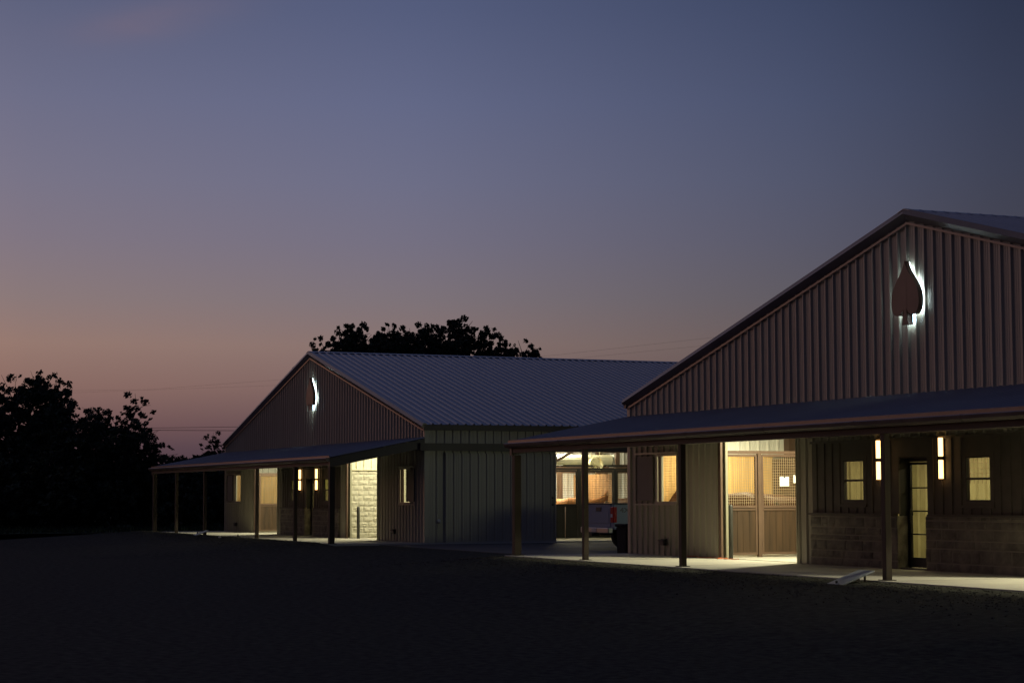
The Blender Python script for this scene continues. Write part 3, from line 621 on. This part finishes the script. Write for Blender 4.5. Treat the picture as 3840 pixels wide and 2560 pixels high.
for k, (v, z0, w, h, lb) in enumerate(((2.18, 1.74, .27, .24, 'white notice sheet hung on the stall mesh, the larger and left one'), (2.52, 1.82, .16, .2, 'white notice sheet hung on the stall mesh, the smaller one by the door edge'))):
    bm = bm_new(); box(bm, (0, -w/2, 0), (.004, w/2, h)); t = thing('paper_notice', (BX+4.16, BY+v, z0), lb, 'notice', 'paper notices on the stall gate')
    obj('sheet_of_paper', bm, mat('paper', (.9, .9, .86), .8), t); bm = bm_new(); box(bm, (.004, -.02, h-.03), (.012, .02, h+.01)); obj('clip', bm, blacks, t)
bm = bm_new(); tube(bm, [(0, 0, 0), (.05, 0, 0), (.07, 0, 0)], [.07, .07, .03], 16); tube(bm, [(.05, 0, 0), (.12, 0, -.02), (.13, 0, -.07)], .018, 8)
tag(obj('water_tap', bm, mat('galvanised', (.55, .55, .52), .4, .5), None, (AX+BW+.045, AY+.47, .66)), 'small round metal water tap low on the side wall of the farther barn', 'tap')
# roll-up coil and drum fan in the bay of barn A
t = thing('roll_up_door', (AX+20.2, AY, AZ), 'big cream rolled-up door coil above the lit stalls', 'door')
bm = bm_new(); nseg = 40; v0, v1 = 7.3, 9.65
rr = [.2+.01*(k % 2) for k in range(nseg)]
va = [bm.verts.new((rr[k]*math.cos(2*math.pi*k/nseg), v0, 2.93+rr[k]*math.sin(2*math.pi*k/nseg))) for k in range(nseg)]; vb = [bm.verts.new((v.co.x, v1, v.co.z)) for v in va]
for k in range(nseg): bm.faces.new((va[k], va[(k+1) % nseg], vb[(k+1) % nseg], vb[k]))
bm.faces.new(va[::-1]); bm.faces.new(vb); obj('coil', bm, mat('cream_roll_door', (.75, .73, .55), .5), t)
bm = bm_new(); box(bm, (-.2, v0-.12, 2.66), (.25, v0-.05, 3.2)); box(bm, (-.2, v1+.05, 2.66), (.25, v1+.1, 3.15)); tube(bm, [(0, v0-.2, 3.1), (0, v0, 3.1)], .14, 14); box(bm, (-.1, v0-.25, 2.75), (.2, v0-.1, 3.0)); obj('bracket', bm, mat('grey_bracket', (.3, .3, .27), .5, .3), t)
bm = bm_new(); box(bm, (-.05, v0+.1, 2.68), (.2, v1-.1, 2.73)); obj('bottom_bar', bm, lighttrim, t)
t = thing('drum_fan', (AX+21.0, AY+8.62, AZ+2.76), 'round yellowish drum fan hanging before the rolled-up door', 'fan')
bm = bm_new(); n = 28
def ringv(r, x): return [bm.verts.new((x, r*math.cos(2*math.pi*k/n), r*math.sin(2*math.pi*k/n))) for k in range(n)]
a, b, c2, d2 = ringv(.28, .1), ringv(.28, -.1), ringv(.27, -.1), ringv(.27, .1)
for p, q in ((a, b), (b, c2), (c2, d2), (d2, a)):
    for k in range(n): bm.faces.new((p[k], p[(k+1) % n], q[(k+1) % n], q[k]))
obj('fan_drum', bm, mat('fan_cream', (.62, .58, .36), .5), t)
bm = bm_new()
for rr_ in (.05, .1, .15, .2, .25): tube(bm, [(.105, rr_*math.cos(2*math.pi*k/24), rr_*math.sin(2*math.pi*k/24)) for k in range(25)], .004, 4, False)
for k in range(12): a_ = math.pi*k/6; bar(bm, (.105, 0, 0), (.105, .27*math.cos(a_), .27*math.sin(a_)), .006)
obj('fan_grille', bm, MAT['fan_cream'], t)
for k in range(4):
    bm = bm_new(); a0 = k*math.pi/2; P_ = []
    for i in range(5):
        r_ = .05+.21*i/4; P_.append((bm.verts.new((.03, r_*math.cos(a0-.55), r_*math.sin(a0-.55))), bm.verts.new((-.04, r_*math.cos(a0+.55), r_*math.sin(a0+.55)))))
    for p, q in zip(P_, P_[1:]): bm.faces.new((p[0], q[0], q[1], p[1]))
    obj('fan_blade', bm, MAT['fan_cream'], t)
bm = bm_new(); tube(bm, [(-.08, 0, 0), (.06, 0, 0)], .06, 12); bar(bm, (0, 0, -.36), (0, 0, -.27), .03); bar(bm, (0, -.18, .2), (0, -.18, .5), .02); bar(bm, (0, .18, .2), (0, .18, .5), .02); obj('fan_motor', bm, MAT['fan_cream'], t)

bm = bm_new(); tube(bm, [(0, 0, 0), (.0, .01, 1.15)], .014, 8); tag(obj('strip', bm, mat('pale_strip', (.6, .42, .38), .4), None, (AX+21.45, AY+7.12, AZ+.02)), 'thin pale upright strip against the black stall front', 'strip')  # pale vertical line built as a thin upright tube
# ------------------------------------------------------------------ bin
t = thing('trash_bin', (BX-1.9, BY+1.0, -.115), 'dark square rubbish bin at the corner of the nearer barn', 'bin')
binm = mat('dark_bin_plastic', (.02, .02, .022), .85, spec=.1)
bm = bm_new(); prism(bm, [(-.26, 0), (.26, 0), (.31, .78), (-.31, .78)], 1, -.3, .3); bmesh.ops.bevel(bm, geom=list(bm.edges), offset=.02, segments=2, affect='EDGES'); obj('bin_body', bm, binm, t)
bm = bm_new(); box(bm, (-.34, -.33, .78), (.34, .33, .86), .02); box(bm, (-.2, -.36, .8), (.2, -.33, .84), .008); obj('lid', bm, binm, t)

# ------------------------------------------------------------------ pickup
def pickup(loc, rz):
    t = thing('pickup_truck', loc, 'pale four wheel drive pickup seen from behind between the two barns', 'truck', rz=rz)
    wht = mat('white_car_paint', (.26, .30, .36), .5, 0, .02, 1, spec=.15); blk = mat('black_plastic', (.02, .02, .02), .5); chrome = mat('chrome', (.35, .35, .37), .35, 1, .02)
    # local frame: +y forward, x across, rear at y=0
    def arch(y0, r, z0, n=12): return [(y0-r*math.cos(math.pi*k/n), z0+r*math.sin(math.pi*k/n)) for k in range(n+1)]
    # bed sides
    for s in (-1, 1):
        bm = bm_new(); P = [(0, .62)]+[(p[0], max(.62, p[1])) for p in arch(1.22, .52, .55) if p[1] > .62]+[(2.15, .62), (2.15, 1.36), (0, 1.36)]
        x0, x1 = s*.93, s*1.0
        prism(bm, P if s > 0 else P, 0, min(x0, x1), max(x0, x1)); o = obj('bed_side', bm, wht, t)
        m_ = o.modifiers.new('b', 'BEVEL'); m_.width = .015; m_.segments = 2
        bm = bm_new(); box(bm, (s*.90, -.01, 1.362), (s*1.01, 2.13, 1.40), .012); obj('bed_rail', bm, blk, t)
        cu = bpy.data.curves.new('marking_text', 'FONT'); cu.body = '4X4'; cu.size = .2; cu.extrude = .002; cu.offset = .006; cu.align_x = 'CENTER'; to = bpy.data.objects.new('tmp', cu); C.objects.link(to); bpy.context.view_layer.update()
        me = bpy.data.meshes.new_from_object(to); bpy.data.objects.remove(to); me.materials.clear(); me.materials.append(mat('grey_decal', (.12, .12, .14), .5)); mk = bpy.data.objects.new('marking', me); C.objects.link(mk); mk.parent = t
        mk.scale = (1.35, 1, 1); mk.location = (s*1.003, .42, 1.13); mk.rotation_euler = (R(90), 0, R(90) if s > 0 else R(-90))
    bm = bm_new(); box(bm, (-.93, .05, .72), (.93, 2.1, .78)); box(bm, (-.93, 2.06, .78), (.93, 2.13, 1.36)); obj('bed_floor', bm, blk, t)
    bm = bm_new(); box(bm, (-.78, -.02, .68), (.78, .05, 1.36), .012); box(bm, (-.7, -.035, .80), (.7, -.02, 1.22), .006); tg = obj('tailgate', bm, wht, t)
    bm = bm_new(); box(bm, (-.18, -.05, 1.16), (.18, -.034, 1.28), .005); obj('handle', bm, blk, tg)
    bm = bm_new(); box(bm, (-.78, -.03, 1.36), (.78, .06, 1.395), .01); obj('tailgate_cap', bm, blk, tg)
    for s in (-1, 1):
        bm = bm_new(); box(bm, (s*.785, -.03, .82), (s*1.005, .10, 1.30), .02); tl = obj('tail_light', bm, mat('red_lens', (.35, .01, .015), .15, 0, .02, 1, spec=.8), t)
        bm = bm_new(); box(bm, (s*.83, -.038, .98), (s*.95, -.029, 1.08), .004); obj('reverse_lens', bm, mat('clear_lens', (.6, .6, .6), .15), tl)
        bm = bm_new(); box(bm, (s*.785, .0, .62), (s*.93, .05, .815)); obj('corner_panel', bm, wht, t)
    bm = bm_new(); box(bm, (-.98, -.2, .50), (.98, -.02, .68), .03); bp = obj('bumper', bm, chrome, t)
    bm = bm_new(); box(bm, (-.16, -.215, .53), (.16, -.198, .65), .004); obj('number_plate', bm, mat('plate_pale', (.5, .5, .48), .5), bp)
    bm = bm_new(); box(bm, (-.06, -.3, .42), (.06, -.05, .5), .006); obj('tow_hitch', bm, blk, t)
    # cab
    bm = bm_new()
    prof = [(2.2, .55), (5.2, .55), (5.75, .62), (5.85, 1.0), (5.75, 1.22), (4.35, 1.32), (3.72, 1.95), (3.3, 2.0), (2.55, 1.98), (2.25, 1.42)]
    n = len(prof)
    def sect(x, inset_): return [bm.verts.new((x if z < 1.35 else x*(1-inset_), y, z)) for y, z in prof]
    L_, R_ = sect(-1.0, .14), sect(1.0, .14)
    bm.faces.new(L_); bm.faces.new(R_[::-1])
    for k in range(n): bm.faces.new((L_[k], L_[(k+1) % n], R_[(k+1) % n], R_[k]))
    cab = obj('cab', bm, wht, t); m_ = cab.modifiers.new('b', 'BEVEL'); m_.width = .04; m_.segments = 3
    gl = mat('dark_car_glass', (.015, .017, .02), .06, 0, .02, 1, spec=.8)
    bm = bm_new(); quad(bm, (-.74, 2.30, 1.50), (.74, 2.30, 1.50), (.70, 2.50, 1.90), (-.70, 2.50, 1.90)); bmesh.ops.translate(bm, vec=(0, -.03, .01), verts=bm.verts); obj('rear_window', bm, gl, cab)
    for s in (-1, 1):
        bm = bm_new(); box(bm, (s*1.02, 3.9, 1.3), (s*1.25, 4.0, 1.62), .03); obj('mirror', bm, blk, cab)
        bm = bm_new(); prism(bm, [(2.5, 1.45), (4.1, 1.45), (3.68, 1.86), (2.62, 1.86)], 0, min(s*.90, s*.925), max(s*.90, s*.925)); obj('side_window', bm, gl, cab)
    for s in (-1, 1):
        for y in (1.22, 4.75):
            bm = bm_new(); rt = .40; x0 = s*.70; x1 = s*.97
            xs_ = [x0, x0+(x1-x0)*.12, x0+(x1-x0)*.88, x1]; tube(bm, [(x, y, .40) for x in xs_], [rt-.05, rt, rt, rt-.05], 32)
            for k in range(32):
                a_ = 2*math.pi*k/32; bar(bm, (x0+(x1-x0)*.15, y+rt*math.cos(a_), .40+rt*math.sin(a_)), (x0+(x1-x0)*.85, y+rt*math.cos(a_+.08), .40+rt*math.sin(a_+.08)), .03, .012)
            w = obj('wheel', bm, mat('tyre_rubber', (.025, .025, .025), .85, 0, .2, 10), t)
            bm = bm_new(); tube(bm, [(x1-s*.05, y, .40), (x1+s*.004, y, .40)], [.25, .24], 24)
            for k in range(6): a_ = k*math.pi/3; bar(bm, (x1+s*.012, y, .4), (x1+s*.012, y+.22*math.cos(a_), .4+.22*math.sin(a_)), .05, .02)
            obj('rim', bm, chrome, w)
    bm = bm_new(); box(bm, (-.7, .3, .42), (-.6, 5.3, .56)); box(bm, (.6, .3, .42), (.7, 5.3, .56)); tube(bm, [(-.72, 1.22, .4), (.72, 1.22, .4)], .07, 10); obj('chassis', bm, blk, t)
    return t
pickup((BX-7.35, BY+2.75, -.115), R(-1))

# ------------------------------------------------------------------ horses
def horse(x, y, rz, coat, label, headdown=0, s=1.0):
    """body along local +x (head towards +x)"""
    hd = headdown
    V_ = [(-.05, 0, 1.10), (-.55, 0, 1.20), (-.78, 0, 1.12), (.35, 0, 1.12), (.62, 0, 1.12), (.92, 0, 1.36-.2*hd), (1.12, 0, 1.62-.5*hd), (1.22, 0, 1.74-.62*hd),   # 0-7 spine, neck, poll
          (1.42, 0, 1.60-.68*hd), (1.66, 0, 1.36-.72*hd), (1.74, 0, 1.27-.73*hd)]
    Rr = [.31, .31, .22, .32, .26, .17, .13, .12, .115, .07, .06]
    E_ = [(0, 1), (1, 2), (0, 3), (3, 4), (4, 5), (5, 6), (6, 7), (7, 8), (8, 9), (9, 10)]
    def add(p, r, par): V_.append(p); Rr.append(r); E_.append((par, len(V_)-1)); return len(V_)-1
    for sy in (-1, 1):
        a = add((-.62, sy*.16, .88), .17, 1); a = add((-.50, sy*.17, .72), .10, a); a = add((-.72, sy*.17, .48), .055, a); a = add((-.68, sy*.17, .16), .042, a); add((-.64, sy*.17, .03), .055, a)
        a = add((.50, sy*.15, .85), .13, 3); a = add((.48, sy*.15, .62), .075, a); a = add((.52, sy*.15, .42), .052, a); a = add((.50, sy*.15, .15), .038, a); add((.53, sy*.15, .03), .052, a)
    me = bpy.data.meshes.new('tmp'); me.from_pydata(V_, E_, []); o = bpy.data.objects.new('tmp', me); C.objects.link(o)
    sk = o.modifiers.new('s', 'SKIN'); sk.use_smooth_shade = True
    for k, r in enumerate(Rr):
        sv = me.skin_vertices[0].data[k]; w = .8 if k in (0, 1, 3, 4) else (.62 if 5 <= k <= 8 else 1); sv.radius = (r*w, r) if k < 11 else (r, r); sv.use_root = (k == 0)
    ss = o.modifiers.new('u', 'SUBSURF'); ss.levels = 2; ss.render_levels = 2
    dg = bpy.context.evaluated_depsgraph_get(); bpy.context.view_layer.update(); dg.update()
    m2 = bpy.data.meshes.new_from_object(o.evaluated_get(dg)); bpy.data.objects.remove(o); m2.materials.clear(); m2.materials.append(coat)
    for p in m2.polygons: p.use_smooth = True
    t = thing('horse', (x, y, 0), label, 'horse', 'horses in the stalls', rz); t.scale = (s, s, s)
    b = bpy.data.objects.new('body', m2); C.objects.link(b); b.parent = t
    mane = mat('dark_mane', (.05, .03, .02), .8); hz_ = 1.74-.62*hd
    bm = bm_new()
    for sy in (-1, 1): tube(bm, [(1.17, sy*.06, hz_+.08), (1.19, sy*.075, hz_+.17), (1.22, sy*.07, hz_+.26)], [.035, .032, .006], 8)
    obj('ear', bm, coat, t)
    bm = bm_new(); rs_ = random.Random(3)
    pm = [(.5, 1.40), (.72, 1.42-.06*hd), (.92, 1.56-.24*hd), (1.08, 1.76-.48*hd), (1.2, 1.88-.62*hd)]
    for (xa, za), (xb, zb_) in zip(pm, pm[1:]):
        for i in range(14):
            f = rs_.random(); xx = xa+(xb-xa)*f; zt = za+(zb_-za)*f-.03; tube(bm, [(xx, 0, zt), (xx-.03, .08, zt-.02), (xx-.02, .13, zt-.15-.1*rs_.random())], [.02, .018, .004], 5)
    obj('mane', bm, mane, t)
    bm = bm_new(); rs_ = random.Random(4)
    for i in range(16): a_ = rs_.uniform(-.05, .05); tube(bm, [(-.96, a_, 1.2), (-1.08, a_*1.5, 1.05), (-1.06, a_*2, .45+rs_.random()*.15)], [.03, .03, .006], 5)
    obj('tail', bm, mane, t)
    for sy in (-1, 1):
        bm = bm_new(); bmesh.ops.create_uvsphere(bm, u_segments=10, v_segments=8, radius=.022, matrix=Matrix.Translation((1.40, sy*.075, 1.66-.68*hd))); obj('eye', bm, mane, t)
    return t
bay = mat('bay_coat', (.085, .036, .018), .55, 0, .15, 3, spec=.15); sorrel = mat('sorrel_coat', (.38, .17, .06), .55, 0, .15, 3, spec=.15); tanc = mat('tan_coat', (.50, .30, .12), .55, 0, .15, 3, spec=.15); dark = mat('dark_bay_coat', (.07, .035, .02), .55, 0, .15, 3)
horse(BX+2.3, BY+1.9, R(215), bay, 'bay horse behind the mesh left of the stall post of the nearer barn', .2, 1.12)
horse(BX+2.1, BY+2.95, R(20), bay, 'brown horse whose rump shows below the paper notices', .9, 1.1)
horse(AX+19.6, AY+7.4, R(60), tanc, 'tan horse with its rump at the left end of the black stall mesh', .5)
horse(AX+19.0, AY+8.4, R(-75), sorrel, 'sorrel horse with raised head behind the dark porch post', .1)
horse(AX+18.4, AY+11.2, R(-120), dark, 'dark horse near the right end of the black stall mesh', .0)
horse(AX+20.1, AY+8.2, R(75), sorrel, 'reddish horse with pricked ears beside the bright window', .45)

# ------------------------------------------------------------------ trees
leafm = mat('dark_leaves', (.035, .045, .022), .8, 0, .4, 1.5); barkm = mat('bark', (.05, .04, .032), .9, 0, .3, 5, .5)
def make_tree(seed, h, rw, base=.35, leafs=7000, ls=.16, lobes=14, nsub=18, sr=(.13, .30)):
    """trunk and limbs, and a crown of leaf faces gathered in uneven clumps; height h, crown half-width rw"""
    rn = random.Random(seed); bt = bm_new(); LV = []; LF = []
    top = h*.8; tr = [(0, 0, 0), (rn.uniform(-.2, .2), rn.uniform(-.2, .2), h*.25), (rn.uniform(-.4, .4), rn.uniform(-.4, .4), h*.5), (rn.uniform(-.5, .5), rn.uniform(-.5, .5), top)]
    tube(bt, tr, [h*.028, h*.022, h*.016, h*.006], 8)
    cl = []
    for i in range(lobes):
        f = rn.random(); zc = h*(base+(.93-base)*f**.8); a = rn.uniform(0, 6.28); env = math.sin(math.pi*min(1, max(.05, (zc/h-base*.75)/(1.08-base*.75))))**.6
        rad = rw*env*rn.uniform(.35, .85); c_ = Vector((math.cos(a)*rad, math.sin(a)*rad, zc)); r_ = rw*rn.uniform(.26, .44)
        cl.append((c_, r_)); st_ = Vector(tr[1 if f < .4 else 2]); mid = (st_+c_)/2+Vector((0, 0, .1*h*rn.random()))
        tube(bt, [st_, mid, c_], [h*.012, h*.008, h*.003], 6)
        for q in range(3):
            e = c_+Vector((rn.gauss(0, 1), rn.gauss(0, 1), rn.gauss(.3, 1))).normalized()*r_*1.15; tube(bt, [c_, (c_+e)/2+Vector((0, 0, .1)), e], [h*.004, h*.002, h*.001], 4, False)
    sub = []
    for c_, r_ in cl:
        for k in range(nsub):
            d = Vector((rn.gauss(0, 1), rn.gauss(0, 1), rn.gauss(.15, .8))).normalized(); sub.append((c_+d*r_*rn.uniform(.4, 1.12), r_*rn.uniform(*sr)))
    tw = sum(s[1]**2 for s in sub); 
    for c_, r_ in sub:
        for i in range(int(leafs*r_*r_/tw)):
            d = Vector((rn.gauss(0, 1), rn.gauss(0, 1), rn.gauss(0, 1))).normalized(); p = c_+Vector((d.x, d.y, d.z*.75))*r_*rn.random()**.45
            nrm = Vector((rn.gauss(0, 1), rn.gauss(0, 1), rn.gauss(0, 1))).normalized(); s1 = nrm.orthogonal().normalized(); s2 = nrm.cross(s1); a = ls*rn.uniform(.6, 1.3)
            k = len(LV); LV.extend([p+s1*a, p+s2*a*.55, p-s1*a, p-s2*a*.55]); LF.append((k, k+1, k+2, k+3))
    mt = bpy.data.meshes.new('trunk'); bt.to_mesh(mt); bt.free(); mt.materials.append(barkm)
    ml = bpy.data.meshes.new('crown'); ml.from_pydata(LV, [], LF); ml.materials.append(leafm)
    return mt, ml
def plant(meshes, x, y, s, rz, label, group, name='tree', cat='tree', sz=None, z=-.13):
    t = thing(name, (x, y, z), label, cat, group, rz); t.scale = (s, s, sz or s)
    for nm, me in zip(('trunk', 'crown'), meshes):
        o = bpy.data.objects.new(nm, me); C.objects.link(o); o.parent = t
big = make_tree(11, 8.8, 4.0, .12, 34000, .115, 42, 26, (.1, .24)); airy = make_tree(23, 6.9, 2.6, .1, 13000, .10, 26, 22, (.1, .26)); small = make_tree(5, 4.6, 1.8, .08, 8000, .10, 16)
oak = make_tree(31, 12.8, 2.9, .68, 15000, .12, 19, 24, (.12, .26)); oak2 = make_tree(47, 13.4, 3.0, .68, 15000, .12, 20, 24, (.12, .26)); oak3 = make_tree(53, 12.2, 2.8, .66, 13000, .12, 18)
bush = make_tree(61, 3.3, 2.4, .02, 5500, .15, 14)
GL = 'trees beyond the lot'; GB = 'trees behind the farther barn'
plant(big, -111, 15.2, .97, 0, 'broad dark tree at the left edge, tallest of the left trees', GL)
plant(big, -107.5, 17.9, .90, 2.1, 'broad dark tree second from the left edge with a sloping right side', GL)
plant(big, -104, 20.0, .70, 4.0, 'dark tree filling the gap between the broad trees and the ragged one', GL)
plant(airy, -101.7, 21.9, 1.0, 1.0, 'ragged open-topped tree right of the broad dark trees', GL)
plant(airy, -101.5, 23.1, .80, 3.0, 'lower leafy tree on the right shoulder of the ragged tree', GL)
plant(small, -103, 25.1, .88, 0, 'small round tree between the ragged tree and the far porch', GL)
plant(small, -108.4, 28.2, .93, 2, 'tiny tree poking up above the end of the far porch roof', GL)
plant(airy, -113.8, 31.3, .78, 4, 'dark tree just left of the farther barn eave', GL)
rb = random.Random(9)
spots = [(-106, 12.5), (-103, 15), (-104.5, 17.5), (-102, 19.3), (-103.5, 21.5), (-101.5, 24), (-104.5, 26.5), (-106.5, 29.5), (-109, 32), (-107.5, 14.5)]
words_ = ['under the left edge tree', 'under the tallest left tree', 'below the second broad tree', 'left of the ragged tree', 'at the foot of the ragged tree', 'right of the ragged tree', 'behind the far corner post', 'behind the second far post', 'behind the third far post', 'behind the first bushes']
for i, ((x, y), w_) in enumerate(zip(spots, words_)):
    plant(bush, x, y, rb.uniform(.95, 1.25), rb.uniform(0, 6), 'dense dark bush '+w_, 'bushes along the field edge', 'bush', 'bush', rb.uniform(.95, 1.15))
for me, x, y, s, rz, lb in ((oak3, -121.6, 39.9, .92, 0, 'lowest left tree over the barn ridge, just right of the peak'), (oak, -123.3, 41.5, .99, 1, 'rounded tree over the barn ridge, second from the peak'), (oak2, -124.5, 43.7, .98, 2, 'tree with knobby top over the ridge, third from the peak'),
                              (oak, -120.1, 44.7, 1.02, 3.3, 'tree in the middle of the left clump over the ridge'), (oak2, -122.3, 46.6, .98, 4.4, 'tree in the right half of the left clump over the ridge'), (oak3, -121.9, 47.7, 1.05, 5.2, 'last tree of the left clump before the sky gap'),
                              (oak2, -123.9, 51.6, 1.03, .7, 'tallest tree over the ridge, right of the sky gap'), (oak, -119, 52.6, .95, 2.6, 'open tree with visible branches, right of the tallest'), (oak3, -116.3, 53.9, .86, 1.5, 'short rightmost tree, only its top over the ridge')):
    plant(me, x, y, s*(.86 if y > 50 else .80), rz, lb, GB, sz=s)

bl_ = random.Random(77); LV = []; LF = []
for i in range(26000):
    t_ = bl_.random(); x = -122+12*t_+bl_.gauss(0, 1.5); y = -6+66*t_+bl_.gauss(0, .5); h_ = 3.3+.7*noise.noise(Vector((t_*22, 0, 0)))+.5*noise.noise(Vector((t_*70, 3, 0))); p = Vector((x, y, -.1+h_*bl_.random()**.7)); nrm = Vector((bl_.gauss(0, 1), bl_.gauss(0, 1), bl_.gauss(0, 1))).normalized(); s1 = nrm.orthogonal().normalized()*.3; s2 = nrm.cross(s1)*.6; k = len(LV)
    LV.extend([p+s1, p+s2, p-s1, p-s2]); LF.append((k, k+1, k+2, k+3))
me_ = bpy.data.meshes.new('undergrowth'); me_.from_pydata(LV, [], LF); me_.materials.append(leafm); o = bpy.data.objects.new('undergrowth', me_); C.objects.link(o)
tag(o, 'dark continuous undergrowth behind the left trees along the field edge', 'undergrowth', kind='stuff')
# ------------------------------------------------------------------ power lines
def wire(pts, r, label):
    bm = bm_new(); P_ = []
    for (a, b) in zip(pts, pts[1:]):
        a = Vector(a); b = Vector(b)
        for i in range(8): P_.append(a.lerp(b, i/8))
    P_.append(Vector(pts[-1])); tube(bm, P_, r, 6)
    tag(obj('power_line', bm, mat('wire_black', (.02, .02, .02), .6)), label, 'power line', 'power lines in the dusk sky')
wire([(-101.8, 19, 5.06), (-101.46, 22.85, 5.11), (-100.09, 28.26, 5.2), (-98.5, 33, 5.3)], .011, 'upper of the two dark wires left of the farther barn roof')
wire([(-101.8, 19, 5.02), (-101.46, 22.85, 5.01), (-100.09, 28.26, 5.0), (-98.5, 33, 5.0)], .014, 'lower of the two dark wires left of the farther barn roof')
wire([(-148.19, 23.26, 9.38), (-141.21, 32.95, 9.38), (-129.26, 38.94, 9.54), (-108.64, 50.96, 10.23), (-95.31, 54.91, 10.47), (-80, 59, 10.7)], .004, 'faint upper wire crossing high over the farther barn')
wire([(-148.19, 23.26, 9.1), (-129.26, 38.95, 9.17), (-108.64, 50.96, 9.9), (-95.31, 54.91, 10.05), (-80, 59, 10.2)], .0035, 'faint lower wire crossing high over the farther barn')
